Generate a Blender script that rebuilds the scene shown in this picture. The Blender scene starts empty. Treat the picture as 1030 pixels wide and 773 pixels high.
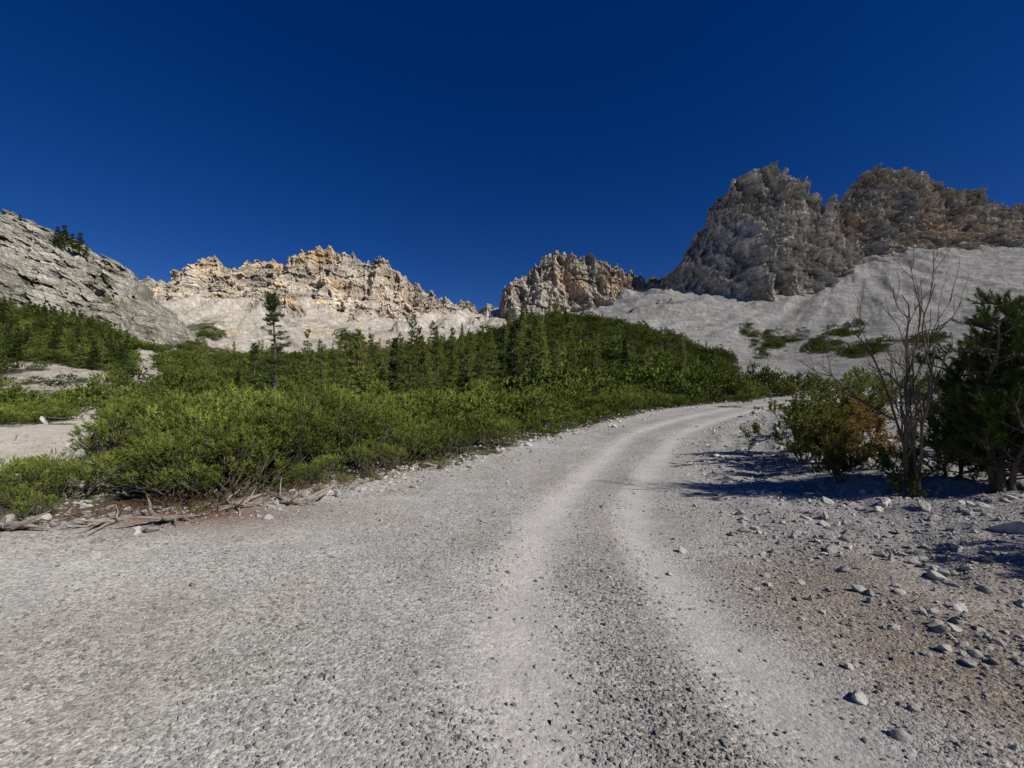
import bpy, math, numpy as np
from mathutils import Vector
rng=np.random.default_rng(7)
F=450.;CX=515.;HY=400.;CZ=1.6
scene=bpy.context.scene

# ---------------------------------------------------------------- noise
_p=np.random.default_rng(1).permutation(256); _p=np.concatenate([_p,_p])
_g=np.random.default_rng(2).normal(size=(256,3)); _g/=np.linalg.norm(_g,axis=1)[:,None]; _g=_g.astype(np.float32)
def pn(x,y,z):
    x,y,z=np.broadcast_arrays(x,y,z)
    xf=np.floor(x);yf=np.floor(y);zf=np.floor(z)
    xi=xf.astype(np.int64)&255; yi=yf.astype(np.int64)&255; zi=zf.astype(np.int64)&255
    fx=(x-xf).astype(np.float32);fy=(y-yf).astype(np.float32);fz=(z-zf).astype(np.float32)
    w=lambda t:t*t*t*(t*(t*6-15)+10)
    wx,wy,wz=w(fx),w(fy),w(fz)
    def c(a,b,d):
        h=_p[(_p[(_p[(xi+a)&255]+yi+b)&255]+zi+d)&255]
        g=_g[h]
        return g[...,0]*(fx-a)+g[...,1]*(fy-b)+g[...,2]*(fz-d)
    l=lambda a,b,t:a+(b-a)*t
    return 1.5*l(l(l(c(0,0,0),c(1,0,0),wx),l(c(0,1,0),c(1,1,0),wx),wy),l(l(c(0,0,1),c(1,0,1),wx),l(c(0,1,1),c(1,1,1),wx),wy),wz)
def fbm(x,y,z=0.,o=5,g=.5):
    s=0;a=1;t=0
    for i in range(o):
        s=s+a*pn(x+i*17.3,y-i*9.1,z+i*5.7); t+=a; a*=g; x=x*2.03;y=y*2.03;z=z*2.03
    return s/t
def rdg(x,y,z=0.,o=6,g=.55):
    s=0;a=1;t=0
    for i in range(o):
        n=1-np.abs(pn(x+i*11.3,y-i*7.1,z+i*3.7))*1.7
        s=s+a*n*np.abs(n); t+=a; a*=g; x=x*2.1;y=y*2.1;z=z*2.1
    return s/t
def sm(t): t=np.clip(t,0,1); return t*t*(3-2*t)

# ---------------------------------------------------------------- mesh helpers
def new_mesh(name,V,Fc,attrs=None,mats=(),midx=None,smooth=False):
    me=bpy.data.meshes.new(name)
    V=np.asarray(V,np.float32); Fc=np.asarray(Fc,np.int32); k=Fc.shape[1]
    me.vertices.add(len(V)); me.vertices.foreach_set('co',V.ravel())
    me.loops.add(Fc.size); me.loops.foreach_set('vertex_index',Fc.ravel())
    me.polygons.add(len(Fc)); me.polygons.foreach_set('loop_start',np.arange(0,Fc.size,k,dtype=np.int32))
    if midx is not None: me.polygons.foreach_set('material_index',np.asarray(midx,np.int32))
    for m in mats: me.materials.append(m)
    me.update(calc_edges=True)
    me.polygons.foreach_set('use_smooth',np.full(len(Fc),smooth,dtype=bool))
    for n,(t,a) in (attrs or {}).items():
        at=me.attributes.new(n,t,'POINT')
        a=np.asarray(a,np.float32)
        if t=='FLOAT_COLOR':
            if a.shape[1]==3: a=np.hstack([a,np.ones((len(a),1),np.float32)])
            at.data.foreach_set('color',a.ravel())
        elif t=='FLOAT_VECTOR': at.data.foreach_set('vector',a.ravel())
        elif t=='INT': at.data.foreach_set('value',a.astype(np.int32))
        else: at.data.foreach_set('value',a.ravel())
    return me
def add_obj(name,me,loc=(0,0,0),rot=(0,0,0),scl=(1,1,1),parent=None):
    o=bpy.data.objects.new(name,me); o.location=loc;o.rotation_euler=rot;o.scale=scl
    scene.collection.objects.link(o)
    if parent: o.parent=parent
    return o
class MB:
    def __init__(s): s.V=[];s.F=[];s.T=[];s.M=[];s.n=0
    def add(s,V,Fc,tone,m):
        s.V.append(V);s.F.append(Fc+s.n);s.T.append(np.broadcast_to(tone,(len(V),)).copy());s.M.append(np.full(len(Fc),m));s.n+=len(V)
    def tube(s,pts,r,m=0,k=5,tone=.5):
        pts=np.asarray(pts,float); n=len(pts); r=np.broadcast_to(r,(n,))
        d=np.gradient(pts,axis=0); d/=np.linalg.norm(d,axis=1)[:,None]+1e-9
        up=np.where(np.abs(d[:,2:3])<.9,np.array([[0,0,1.]]),np.array([[1.,0,0]]))
        a=np.cross(d,up);a/=np.linalg.norm(a,axis=1)[:,None]+1e-9
        b=np.cross(d,a)
        th=np.arange(k)*2*math.pi/k
        V=(pts[:,None]+r[:,None,None]*(a[:,None]*np.cos(th)[None,:,None]+b[:,None]*np.sin(th)[None,:,None])).reshape(-1,3)
        i=np.arange(n-1)[:,None]*k; j=np.arange(k)[None]; j2=(j+1)%k
        A=(i+j).ravel();B=(i+j2).ravel();C=(i+k+j2).ravel();D=(i+k+j).ravel()
        s.add(V,np.vstack([np.stack([A,B,C],1),np.stack([A,C,D],1)]),tone,m)
    def needles(s,P,D,L,n,nl,nw,spread,m=1,tone=None,droop=0):
        P=np.asarray(P,float);D=np.asarray(D,float);L=np.asarray(L,float)
        D=D/(np.linalg.norm(D,axis=1)[:,None]+1e-9)
        if tone is None: tone=rng.random(len(P))
        Pi=np.repeat(P,n,0);Di=np.repeat(D,n,0);Li=np.repeat(L,n);T=np.repeat(tone,n);k=len(Pi)
        t=rng.random(k)
        base=Pi+Di*(Li*t)[:,None]
        a=np.cross(Di,rng.normal(size=(k,3)));a/=np.linalg.norm(a,axis=1)[:,None]+1e-9
        sp=spread*(.5+.7*rng.random(k))*(1.15-.6*t)
        d=Di*np.cos(sp)[:,None]+a*np.sin(sp)[:,None]
        if droop: d[:,2]-=droop*rng.random(k)
        w=np.cross(d,rng.normal(size=(k,3)));w/=np.linalg.norm(w,axis=1)[:,None]+1e-9;w*=nw
        tip=base+d*(nl*(.7+.5*rng.random(k)))[:,None]
        V=np.stack([base-w,base+w,tip],1).reshape(-1,3)
        s.add(V,np.arange(3*k).reshape(-1,3),np.repeat(np.clip(T+rng.normal(size=k)*.1,0,1),3),m)
    def mesh(s,name,mats):
        return new_mesh(name,np.vstack(s.V),np.vstack(s.F),{'tone':('FLOAT',np.concatenate(s.T))},mats,np.concatenate(s.M))

# ---------------------------------------------------------------- material helper
def mat(name):
    m=bpy.data.materials.new(name);m.use_nodes=True;nt=m.node_tree;nt.nodes.clear();return m,nt
def N(nt,t,**k):
    n=nt.nodes.new(t)
    for a,b in k.items(): setattr(n,a,b)
    return n
def L(nt,a,b): nt.links.new(a,b)
def mathn(nt,op,a,b=None,c=None,clamp=False):
    n=nt.nodes.new('ShaderNodeMath');n.operation=op;n.use_clamp=clamp
    for i,v in enumerate((a,b,c)):
        if v is None: continue
        if isinstance(v,(int,float)): n.inputs[i].default_value=v
        else: L(nt,v,n.inputs[i])
    return n.outputs[0]
def vscale(nt,col,f):
    n=nt.nodes.new('ShaderNodeVectorMath');n.operation='SCALE';L(nt,col,n.inputs[0]);L(nt,f,n.inputs['Scale']);return n.outputs[0]
def mr(nt,v,a,b,c,d):
    n=nt.nodes.new('ShaderNodeMapRange');L(nt,v,n.inputs[0])
    for i,x in enumerate((a,b,c,d)): n.inputs[1+i].default_value=x
    return n.outputs[0]
def mixc(nt,f,a,b):
    n=nt.nodes.new('ShaderNodeMix');n.data_type='RGBA'
    for s,v in ((0,f),(6,a),(7,b)):
        if isinstance(v,(tuple,float,int)): n.inputs[s].default_value=(v if not isinstance(v,tuple) else (*v,1)[:4])
        else: L(nt,v,n.inputs[s])
    return n.outputs[2]
def noise(nt,pos,sc,det,ro=.6):
    n=N(nt,'ShaderNodeTexNoise');n.inputs['Scale'].default_value=sc;n.inputs['Detail'].default_value=det;n.inputs['Roughness'].default_value=ro;L(nt,pos,n.inputs['Vector']);return n

def ground_material(name):
    m,nt=mat(name)
    col=N(nt,'ShaderNodeAttribute',attribute_name='Col').outputs['Color']
    peb=N(nt,'ShaderNodeAttribute',attribute_name='peb').outputs['Fac']
    far=N(nt,'ShaderNodeAttribute',attribute_name='far').outputs['Fac']
    pos=N(nt,'ShaderNodeNewGeometry').outputs['Position']
    v1=N(nt,'ShaderNodeTexVoronoi');v1.inputs['Scale'].default_value=38;L(nt,pos,v1.inputs['Vector'])
    v2=N(nt,'ShaderNodeTexVoronoi');v2.inputs['Scale'].default_value=105;L(nt,pos,v2.inputs['Vector'])
    n1=noise(nt,pos,1.6,8,.66);n2=noise(nt,pos,.11,11,.78)
    def r(v):
        s=N(nt,'ShaderNodeSeparateColor');L(nt,v.outputs['Color'],s.inputs[0]);return s.outputs[0]
    a=mr(nt,r(v1),0,1,.70,1.30);b=mr(nt,r(v2),0,1,.70,1.30)
    f=mathn(nt,'MULTIPLY',a,b)
    f=mathn(nt,'ADD',1.0,mathn(nt,'MULTIPLY',mathn(nt,'SUBTRACT',f,1.0),mr(nt,peb,0,1,.35,1)))
    f=mathn(nt,'MULTIPLY',f,mr(nt,n1.outputs[0],.25,.75,.82,1.18))
    n2f=mr(nt,n2.outputs[0],.3,.7,-.5,.5)
    f=mathn(nt,'MULTIPLY',f,mathn(nt,'ADD',1.0,mathn(nt,'MULTIPLY',n2f,mr(nt,far,0,1,.25,.9))))
    c0=vscale(nt,col,f)
    bs=N(nt,'ShaderNodeBsdfDiffuse');L(nt,c0,bs.inputs['Color']);bs.inputs['Roughness'].default_value=.4
    h=mathn(nt,'ADD',mathn(nt,'MULTIPLY',v1.outputs['Distance'],-.012),mathn(nt,'MULTIPLY',v2.outputs['Distance'],-.006))
    h=mathn(nt,'MULTIPLY',h,mr(nt,peb,0,1,.3,1))
    h=mathn(nt,'ADD',h,mathn(nt,'MULTIPLY',n1.outputs[0],.010))
    h=mathn(nt,'ADD',h,mathn(nt,'MULTIPLY',n2.outputs[0],mr(nt,far,0,1,.0,2.4)))
    bp=N(nt,'ShaderNodeBump');bp.inputs['Strength'].default_value=.9;bp.inputs['Distance'].default_value=1.;L(nt,h,bp.inputs['Height'])
    L(nt,bp.outputs[0],bs.inputs['Normal'])
    o=N(nt,'ShaderNodeOutputMaterial');L(nt,bs.outputs[0],o.inputs[0]);return m
def rock_material(name,sc=1.,strata=0.,sa=.2):
    m,nt=mat(name)
    col=N(nt,'ShaderNodeAttribute',attribute_name='Col').outputs['Color']
    pos=N(nt,'ShaderNodeNewGeometry').outputs['Position']
    n1=noise(nt,pos,.10*sc,10,.74)
    mp=N(nt,'ShaderNodeMapping');mp.inputs['Scale'].default_value=(.18*sc,.18*sc,.035*sc);L(nt,pos,mp.inputs['Vector'])
    n2=noise(nt,mp.outputs[0],1,6)
    mp2=N(nt,'ShaderNodeMapping');mp2.inputs['Scale'].default_value=(.012*sc,.012*sc,.30*sc);mp2.inputs['Rotation'].default_value=(0,strata,0);L(nt,pos,mp2.inputs['Vector'])
    n3=noise(nt,mp2.outputs[0],1,6)
    cr1=mr(nt,mathn(nt,'ABSOLUTE',mathn(nt,'SUBTRACT',n2.outputs[0],.5)),0,.03,.55,1)
    f=mathn(nt,'MULTIPLY',mr(nt,n1.outputs[0],.3,.7,.66,1.38),mr(nt,n2.outputs[0],.3,.7,.82,1.22))
    f=mathn(nt,'MULTIPLY',f,mr(nt,n3.outputs[0],.3,.7,1-sa,1+sa))
    f=mathn(nt,'MULTIPLY',f,cr1)
    c0=vscale(nt,col,f)
    bs=N(nt,'ShaderNodeBsdfDiffuse');L(nt,c0,bs.inputs['Color']);bs.inputs['Roughness'].default_value=.5
    h=mathn(nt,'ADD',mathn(nt,'MULTIPLY',n1.outputs[0],7/sc),mathn(nt,'MULTIPLY',n3.outputs[0],14*sa/sc))
    h=mathn(nt,'ADD',h,mathn(nt,'MULTIPLY',n2.outputs[0],4/sc))
    h=mathn(nt,'ADD',h,mathn(nt,'MULTIPLY',cr1,1.2/sc))
    bp=N(nt,'ShaderNodeBump');bp.inputs['Strength'].default_value=.85;bp.inputs['Distance'].default_value=1.;L(nt,h,bp.inputs['Height']);L(nt,bp.outputs[0],bs.inputs['Normal'])
    o=N(nt,'ShaderNodeOutputMaterial');L(nt,bs.outputs[0],o.inputs[0]);return m
def leaf_material(name,c1,c2,transl=0.,lo=.7,hi=1.3):
    m,nt=mat(name)
    t=N(nt,'ShaderNodeAttribute',attribute_name='tone').outputs['Fac']
    r=N(nt,'ShaderNodeObjectInfo').outputs['Random']
    c=mixc(nt,t,c1,c2)
    c=vscale(nt,c,mr(nt,r,0,1,lo,hi))
    d=N(nt,'ShaderNodeBsdfDiffuse');L(nt,c,d.inputs['Color'])
    o=N(nt,'ShaderNodeOutputMaterial')
    if transl<=0: L(nt,d.outputs[0],o.inputs[0]);return m
    tr=N(nt,'ShaderNodeBsdfTranslucent');L(nt,c,tr.inputs['Color'])
    mx=N(nt,'ShaderNodeMixShader');mx.inputs[0].default_value=transl;L(nt,d.outputs[0],mx.inputs[1]);L(nt,tr.outputs[0],mx.inputs[2])
    L(nt,mx.outputs[0],o.inputs[0]);return m
def plain_material(name,c1,c2,scale=8,rand=.3,bump=.01):
    m,nt=mat(name)
    tc=N(nt,'ShaderNodeTexCoord').outputs['Object']
    n=noise(nt,tc,scale,6,.7)
    c=mixc(nt,mr(nt,n.outputs[0],.3,.7,0,1),c1,c2)
    r=N(nt,'ShaderNodeObjectInfo').outputs['Random']
    c=vscale(nt,c,mr(nt,r,0,1,1-rand,1+rand))
    d=N(nt,'ShaderNodeBsdfDiffuse');L(nt,c,d.inputs['Color'])
    bp=N(nt,'ShaderNodeBump');bp.inputs['Strength'].default_value=.8;bp.inputs['Distance'].default_value=bump;L(nt,n.outputs[0],bp.inputs['Height']);L(nt,bp.outputs[0],d.inputs['Normal'])
    o=N(nt,'ShaderNodeOutputMaterial');L(nt,d.outputs[0],o.inputs[0]);return m

# ---------------------------------------------------------------- terrain definition
def cr(P,k=4):
    P=np.array(P,float);Q=np.vstack([2*P[0]-P[1],P,2*P[-1]-P[-2]]);out=[]
    for i in range(1,len(Q)-2):
        for j in range(k):
            t=j/k;a,b,c,d=Q[i-1],Q[i],Q[i+1],Q[i+2]
            out.append(.5*((2*b)+(c-a)*t+(2*a-5*b+4*c-d)*t*t+(3*b-a-3*c+d)*t**3))
    out.append(P[-1]);return np.array(out)
LE=cr([(-60,-22),(-15,1.2),(-9,3.5),(-5.7,5),(-4.7,5.5),(-2.96,7.2),(-.8,10.5),(3.4,18),(10,28),(20,37),(33,46),(60,60),(90,70)],3)
RE=cr([(3.6,-30),(3.3,0),(3.0,2.5),(2.9,3.8),(3.6,7.2),(5.6,13),(11,22),(21,32),(36,41.5),(64,56),(92,66)],3)
LR=cr([(0.2,-30),(0.2,0),(0.11,1.9),(0.03,3),(0.2,4.5),(0.53,6),(1.15,8),(2.2,10.8),(5.4,18),(12.3,27),(19,33.3),(34,43.5),(62,57.5)])
RR=cr([(1.8,-30),(1.6,0),(1.45,2),(1.42,3),(1.45,4.5),(1.75,6.3),(2.45,8.3),(3.6,10.9),(7.0,17.5),(13.6,26),(20,32),(35,42),(63,56)])
def sd(x,y,P):
    x=np.asarray(x,float).ravel();y=np.asarray(y,float).ravel()
    tg=np.diff(P,axis=0);tg=tg/np.linalg.norm(tg,axis=1)[:,None];vt=np.vstack([tg[:1],tg[:-1]+tg[1:],tg[-1:]])
    best=np.full(x.shape,1e18);sg=np.ones(x.shape)
    for k,(a,b) in enumerate(zip(P[:-1],P[1:])):
        dx,dy=b-a;l2=dx*dx+dy*dy
        t=np.clip(((x-a[0])*dx+(y-a[1])*dy)/l2,0,1)
        ex=x-a[0]-t*dx;ey=y-a[1]-t*dy;d=ex*ex+ey*ey
        m=d<best;best=np.where(m,d,best)
        tx=np.where(t<=0,vt[k,0],np.where(t>=1,vt[k+1,0],dx));ty=np.where(t<=0,vt[k,1],np.where(t>=1,vt[k+1,1],dy))
        sg=np.where(m,np.where(ex*ty-ey*tx>=0,1.,-1.),sg)
    return np.sqrt(best)*sg
UK=[-300,0,75,140,200,300,400,450,500,555,610,650,690,735,800,865,900,960,1030,1400]
TV={20:[427]*20,
40:[415,415,414,413,413,412,412,412,412,411,409,408,405,402,400,400,400,402,404,404],
80:[375,387,389,391,392,388,385,383,381,376,376,378,382,386,388,386,383,381,380,375],
150:[290,312,324,352,366,364,356,350,335,319,323,333,347,366,376,368,364,360,355,350],
200:[300,318,334,352,358,362,362,360,354,345,348,352,356,362,362,352,347,342,338,325],
280:[300,318,330,342,347,352,355,353,350,345,344,344,343,342,340,330,322,318,314,300],
430:[290,300,312,318,320,326,334,338,335,330,318,304,299,299,294,280,275,273,271,260],
560:[285,290,298,302,299,302,326,322,318,315,300,292,290,290,284,262,252,250,251,240],
700:[300,300,300,300,300,300,320,320,318,315,305,300,300,300,290,280,265,262,262,255],
3000:[398]*20}
yk=np.log(np.array(sorted(TV)));UG=np.linspace(-300,1400,341);YG=np.linspace(math.log(20),math.log(3000),260)
tab=np.array([np.interp(UG,UK,TV[k]) for k in sorted(TV)])
tab=np.array([np.interp(YG,yk,tab[:,i]) for i in range(len(UG))]).T
def blur(a,n,ax):
    k=np.hanning(n+2)[1:-1];k/=k.sum()
    pad=[(0,0),(0,0)];pad[ax]=(n//2,n//2)
    return np.apply_along_axis(lambda r:np.convolve(r,k,'valid'),ax,np.pad(a,pad,'edge'))
tab=blur(blur(tab,9,1),11,0)
def tabv(u,y):
    a=np.clip((u+300)/1700*340,0,339.999);b=np.clip((np.log(np.maximum(y,20.01))-YG[0])/(YG[-1]-YG[0])*259,0,258.999)
    i=a.astype(int);j=b.astype(int);fa=a-i;fb=b-j
    return (tab[j,i]*(1-fa)+tab[j,i+1]*fa)*(1-fb)+(tab[j+1,i]*(1-fa)+tab[j+1,i+1]*fa)*fb
def info(x,y):
    dl=sd(x,y,LE);dr=sd(x,y,RE)
    near=(np.abs(x)<90)&(y<75)&(y>-25)
    dA=np.full(x.shape,9.);dB=np.full(x.shape,9.)
    dA[near]=np.abs(sd(x[near],y[near],LR));dB[near]=np.abs(sd(x[near],y[near],RR))
    g=lambda d:np.exp(-(d/.33)**2)
    return dl,dr,g(dA)+g(dB),np.minimum(dA,dB),dA
ax,ay=(868-CX)/F*560,560.
ax2,ay2=(235-CX)/F*600,640.
def outc(x,y):
    n=fbm(x/26,y/60,11.,5,.55)
    return sm((n-.22)*5)*sm((y-300)/60)*(1-sm((y-640)/40))*np.where(x>60,.35,1.)
def height(x,y,inf=None):
    x=np.asarray(x,float);y=np.asarray(y,float)
    dl,dr,rut,_,_=inf if inf is not None else info(x,y)
    r=np.hypot(x,y)
    zr=1.6*np.clip((y-8)/34,0,1.6)**1.3
    zn=zr*(1-.8*sm(-dl/9))
    zn=zn+.32*sm((dr-.2)/2.8)
    zn=zn-.03*rut+.05*np.exp(-((dl+.35)/.35)**2)+.07*np.exp(-((dr-.3)/.4)**2)
    off=sm(-dl/1.0)+sm(dr/1.0)
    fine=np.where(r<60,fbm(x*1.1,y*1.1,3.,5),0)
    zn=zn+fine*(.018+.15*off)
    u=CX+F*x/np.maximum(y,1.)
    zf=CZ+(HY-tabv(np.clip(u,-300,1400),y))/F*y
    amp=np.clip((y-30)/400,0,1)
    ang=np.arctan2(x-ax,ay+30-y);ang2=np.arctan2(x-ax2,ay2-y)
    gul=np.where(x>60,fbm(ang*9,2.,y/300,5),fbm(ang2*12,6.,y/400,5))
    farm=sm((y-190)/150)
    zf=zf+fbm(x/40,y/40,1.,6)*7*amp+(1-np.abs(gul)*2.2)*np.where(x>60,4.,5.)*farm+fbm(x/38,7.,y/500,3)*20*sm((y-400)/120)+fbm(x/9,y/9,3.,4)*1.0*farm
    o_=outc(x,y);zf=zf+o_*(5+8*rdg(x/14,y/20,2.,5))
    zf=zf+fine*.12*(1-sm((y-50)/10))
    b=sm((y-28)/18)
    return zn*(1-b)+zf*b
def vegmask(x,y,dl,dr):
    u=CX+F*x/np.maximum(y,1.)
    n=fbm(x/5,y/5,9.,4);n2=fbm(x/18,y/18,2.,4)
    left=dl<-.6
    m=np.zeros(x.shape)
    a=left&(y>3)&(y<48)
    clear=(u<125+60*n2)&(y>8)
    m=np.where(a&~clear&(n>-.6),1,m)
    m=np.where(a&clear&(n+n2*.6>.33),.7,m)
    m=np.where(a&clear&(y>24)&(n+n2*.6>.12),.8,m)
    b=(y>=48)&(y<165)&left
    m=np.where(b&(u>165+50*n2)&(u<738-8*n)&(n>-.7),1,m)
    m=np.where(b&(u<165+50*n2)&(y<92)&(n+n2>.15),.8,m)
    m=np.where(b&(u<135+20*n)&(y>96),1,m)
    rt=(dr>3)&(y>16)&(y<110)&(u>735)
    m=np.where(rt&(n+.5*n2>.28),.7,m)
    for (pu,py,ru,ry) in [(785,262,30,30),(828,225,22,30),(850,262,22,26),(765,215,12,18),(752,290,10,16),(205,330,22,50),(190,240,22,35),(225,200,40,22),(350,300,18,40),(870,190,30,22),(930,200,26,20),(150,200,20,30)]:
        q=((u-pu)/ru)**2+((y-py)/ry)**2+n*1.8+n2*1.2
        m=np.where(q<.6,.8,m)
    return m

# ---------------------------------------------------------------- ground sheet (polar grid)
th=np.concatenate([np.linspace(-180,-62,50,endpoint=False),np.linspace(-62,62,1000,endpoint=False),np.linspace(62,180,50)])*math.pi/180
rr=np.exp(np.linspace(math.log(.35),math.log(3500),720))
R,T=np.meshgrid(rr,th,indexing='ij');X=(R*np.sin(T)).ravel();Y=(R*np.cos(T)).ravel()
inf=info(X,Y);Z=height(X,Y,inf);dl,dr,rut,dm,dLR=inf
u=CX+F*X/np.maximum(Y,1.);veg=vegmask(X,Y,dl,dr)
c=lambda *a:np.array(a,float)[None]
def lerp(a,b,t): return a+(b-a)*np.clip(t,0,1)[:,None]
nA=fbm(X/2.5,Y/2.5,5.,5);nB=fbm(X/9,Y/9,6.,4);nC=fbm(X/60,Y/60,7.,6);nD=fbm(X/.5,Y/.5,5.,4)
C=np.repeat(c(.385,.37,.343),len(X),0)
C=lerp(C,c(.315,.29,.257),sm(nA*1.4+.3)*.65)
C=lerp(C,c(.29,.245,.195),sm(nB*2.+nD*.5-.25)*.45*(Y<60))
ruts=np.clip(rut*(.85+.35*nA+.3*nD),0,1)
C=lerp(C,c(.455,.435,.402),ruts)
between=np.exp(-((dLR-.72)/.28)**2)*(dm>.35)
C=lerp(C,c(.31,.285,.25),between*.5*sm(nA*1.5+.7)*(Y<60))
C=lerp(C,c(.28,.225,.17),sm((dr+1.5)/1.0)*(1-sm((dr-.8)/1.6))*sm((5.8-Y)/2.5)*sm(.8+nA*1.2)*.75)
C=lerp(C,c(.34,.325,.30),sm(dr/.8)*(1-sm((5.8-Y)/2.5))*.8)
offl=sm(-dl/.6)
C=lerp(C,c(.30,.25,.19),offl*sm(nA+.6)*.6*(Y<60))
C=lerp(C,c(.43,.39,.335),sm((-dl-2)/3)*(Y>7)*(Y<60)*(u<260)*sm(.9+nA*1.5))
far=sm((Y-45)/30)
scr=np.where((u<520)[:,None],c(.45,.41,.345),c(.31,.30,.28))
C=lerp(C,scr,far)
ang=np.arctan2(X-ax,ay+30-Y);rad=np.hypot(X-ax,Y-ay)
st=fbm(ang*15,rad/220,2.,7,.66)
C=lerp(C,c(.20,.19,.172),far*(u>560)*sm(st*2.6-.05)*.7*(Y>150))
C=lerp(C,c(.39,.38,.355),far*(u>560)*sm(-st*2.6-.15)*.75*(Y>150))
ang2=np.arctan2(X-ax2,ay2-Y);st2=fbm(ang2*12,np.hypot(X-ax2,Y-ay2)/200,8.,7,.64)
C=lerp(C,c(.27,.24,.19),far*(u<560)*sm(st2*2.6)*.7*(Y>170))
C=lerp(C,c(.54,.50,.43),far*(u<560)*sm(-st2*2.6-.1)*.8*(Y>170))
C=lerp(C,c(.52,.37,.215),far*(u>225)*(u<400)*sm(fbm(X/35,Y/90,3.,4)*2.2)*.6*(Y>300))
C=lerp(C,c(.52,.48,.42),far*sm(nC*2-.35)*.5*(Y>110)*(u<640))
ou=outc(X,Y)
C=lerp(C,c(.29,.26,.22),ou*(.6+.4*(nB>0)))
C=lerp(C,c(.14,.14,.06),far*sm((nC+nB*.8)*2-.25)*.8*(Y>110)*(Y<400)*(u<420))
C=lerp(C,c(.15,.15,.075),far*sm((nC+nB*.8)*2-.4)*.7*(Y>110)*(Y<330)*(u>700))
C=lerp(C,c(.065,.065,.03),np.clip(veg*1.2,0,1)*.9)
brown=np.exp(-(((X+4.6)/1.6)**2+((Y-6.1)/.7)**2));C=lerp(C,c(.15,.085,.055),brown*1.1)
C*=(1+.12*np.random.default_rng(3).normal(size=(len(X),1)).clip(-2,2)*far[:,None])
peb=np.clip(1-.8*np.clip(rut,0,1)+.1*nA,0,1)
nr,na=R.shape
i=np.arange(nr-1)[:,None]*na;j=np.arange(na-1)[None]
Q=np.stack([(i+j).ravel(),(i+j+1).ravel(),(i+na+j+1).ravel(),(i+na+j).ravel()],1)
Q=Q[:,::-1]
jit=fbm(X*1.5,Y*1.5,2.,4)*.35
isroad=((dl+jit)>0)&((dr+jit)<0)&(np.hypot(X,Y)<90)
fr=isroad[Q].sum(1)>=3
gm=ground_material('ground_gravel')
P3=np.stack([X,Y,Z],1)
def sub(name,sel):
    q=Q[sel];ids,inv=np.unique(q,return_inverse=True)
    me=new_mesh(name,P3[ids],inv.reshape(-1,4),{'Col':('FLOAT_COLOR',C[ids]),'peb':('FLOAT',peb[ids]),'far':('FLOAT',far[ids])},[gm],smooth=True)
    return add_obj(name,me)
sub('ground',~fr);sub('gravel_road',fr)

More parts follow.
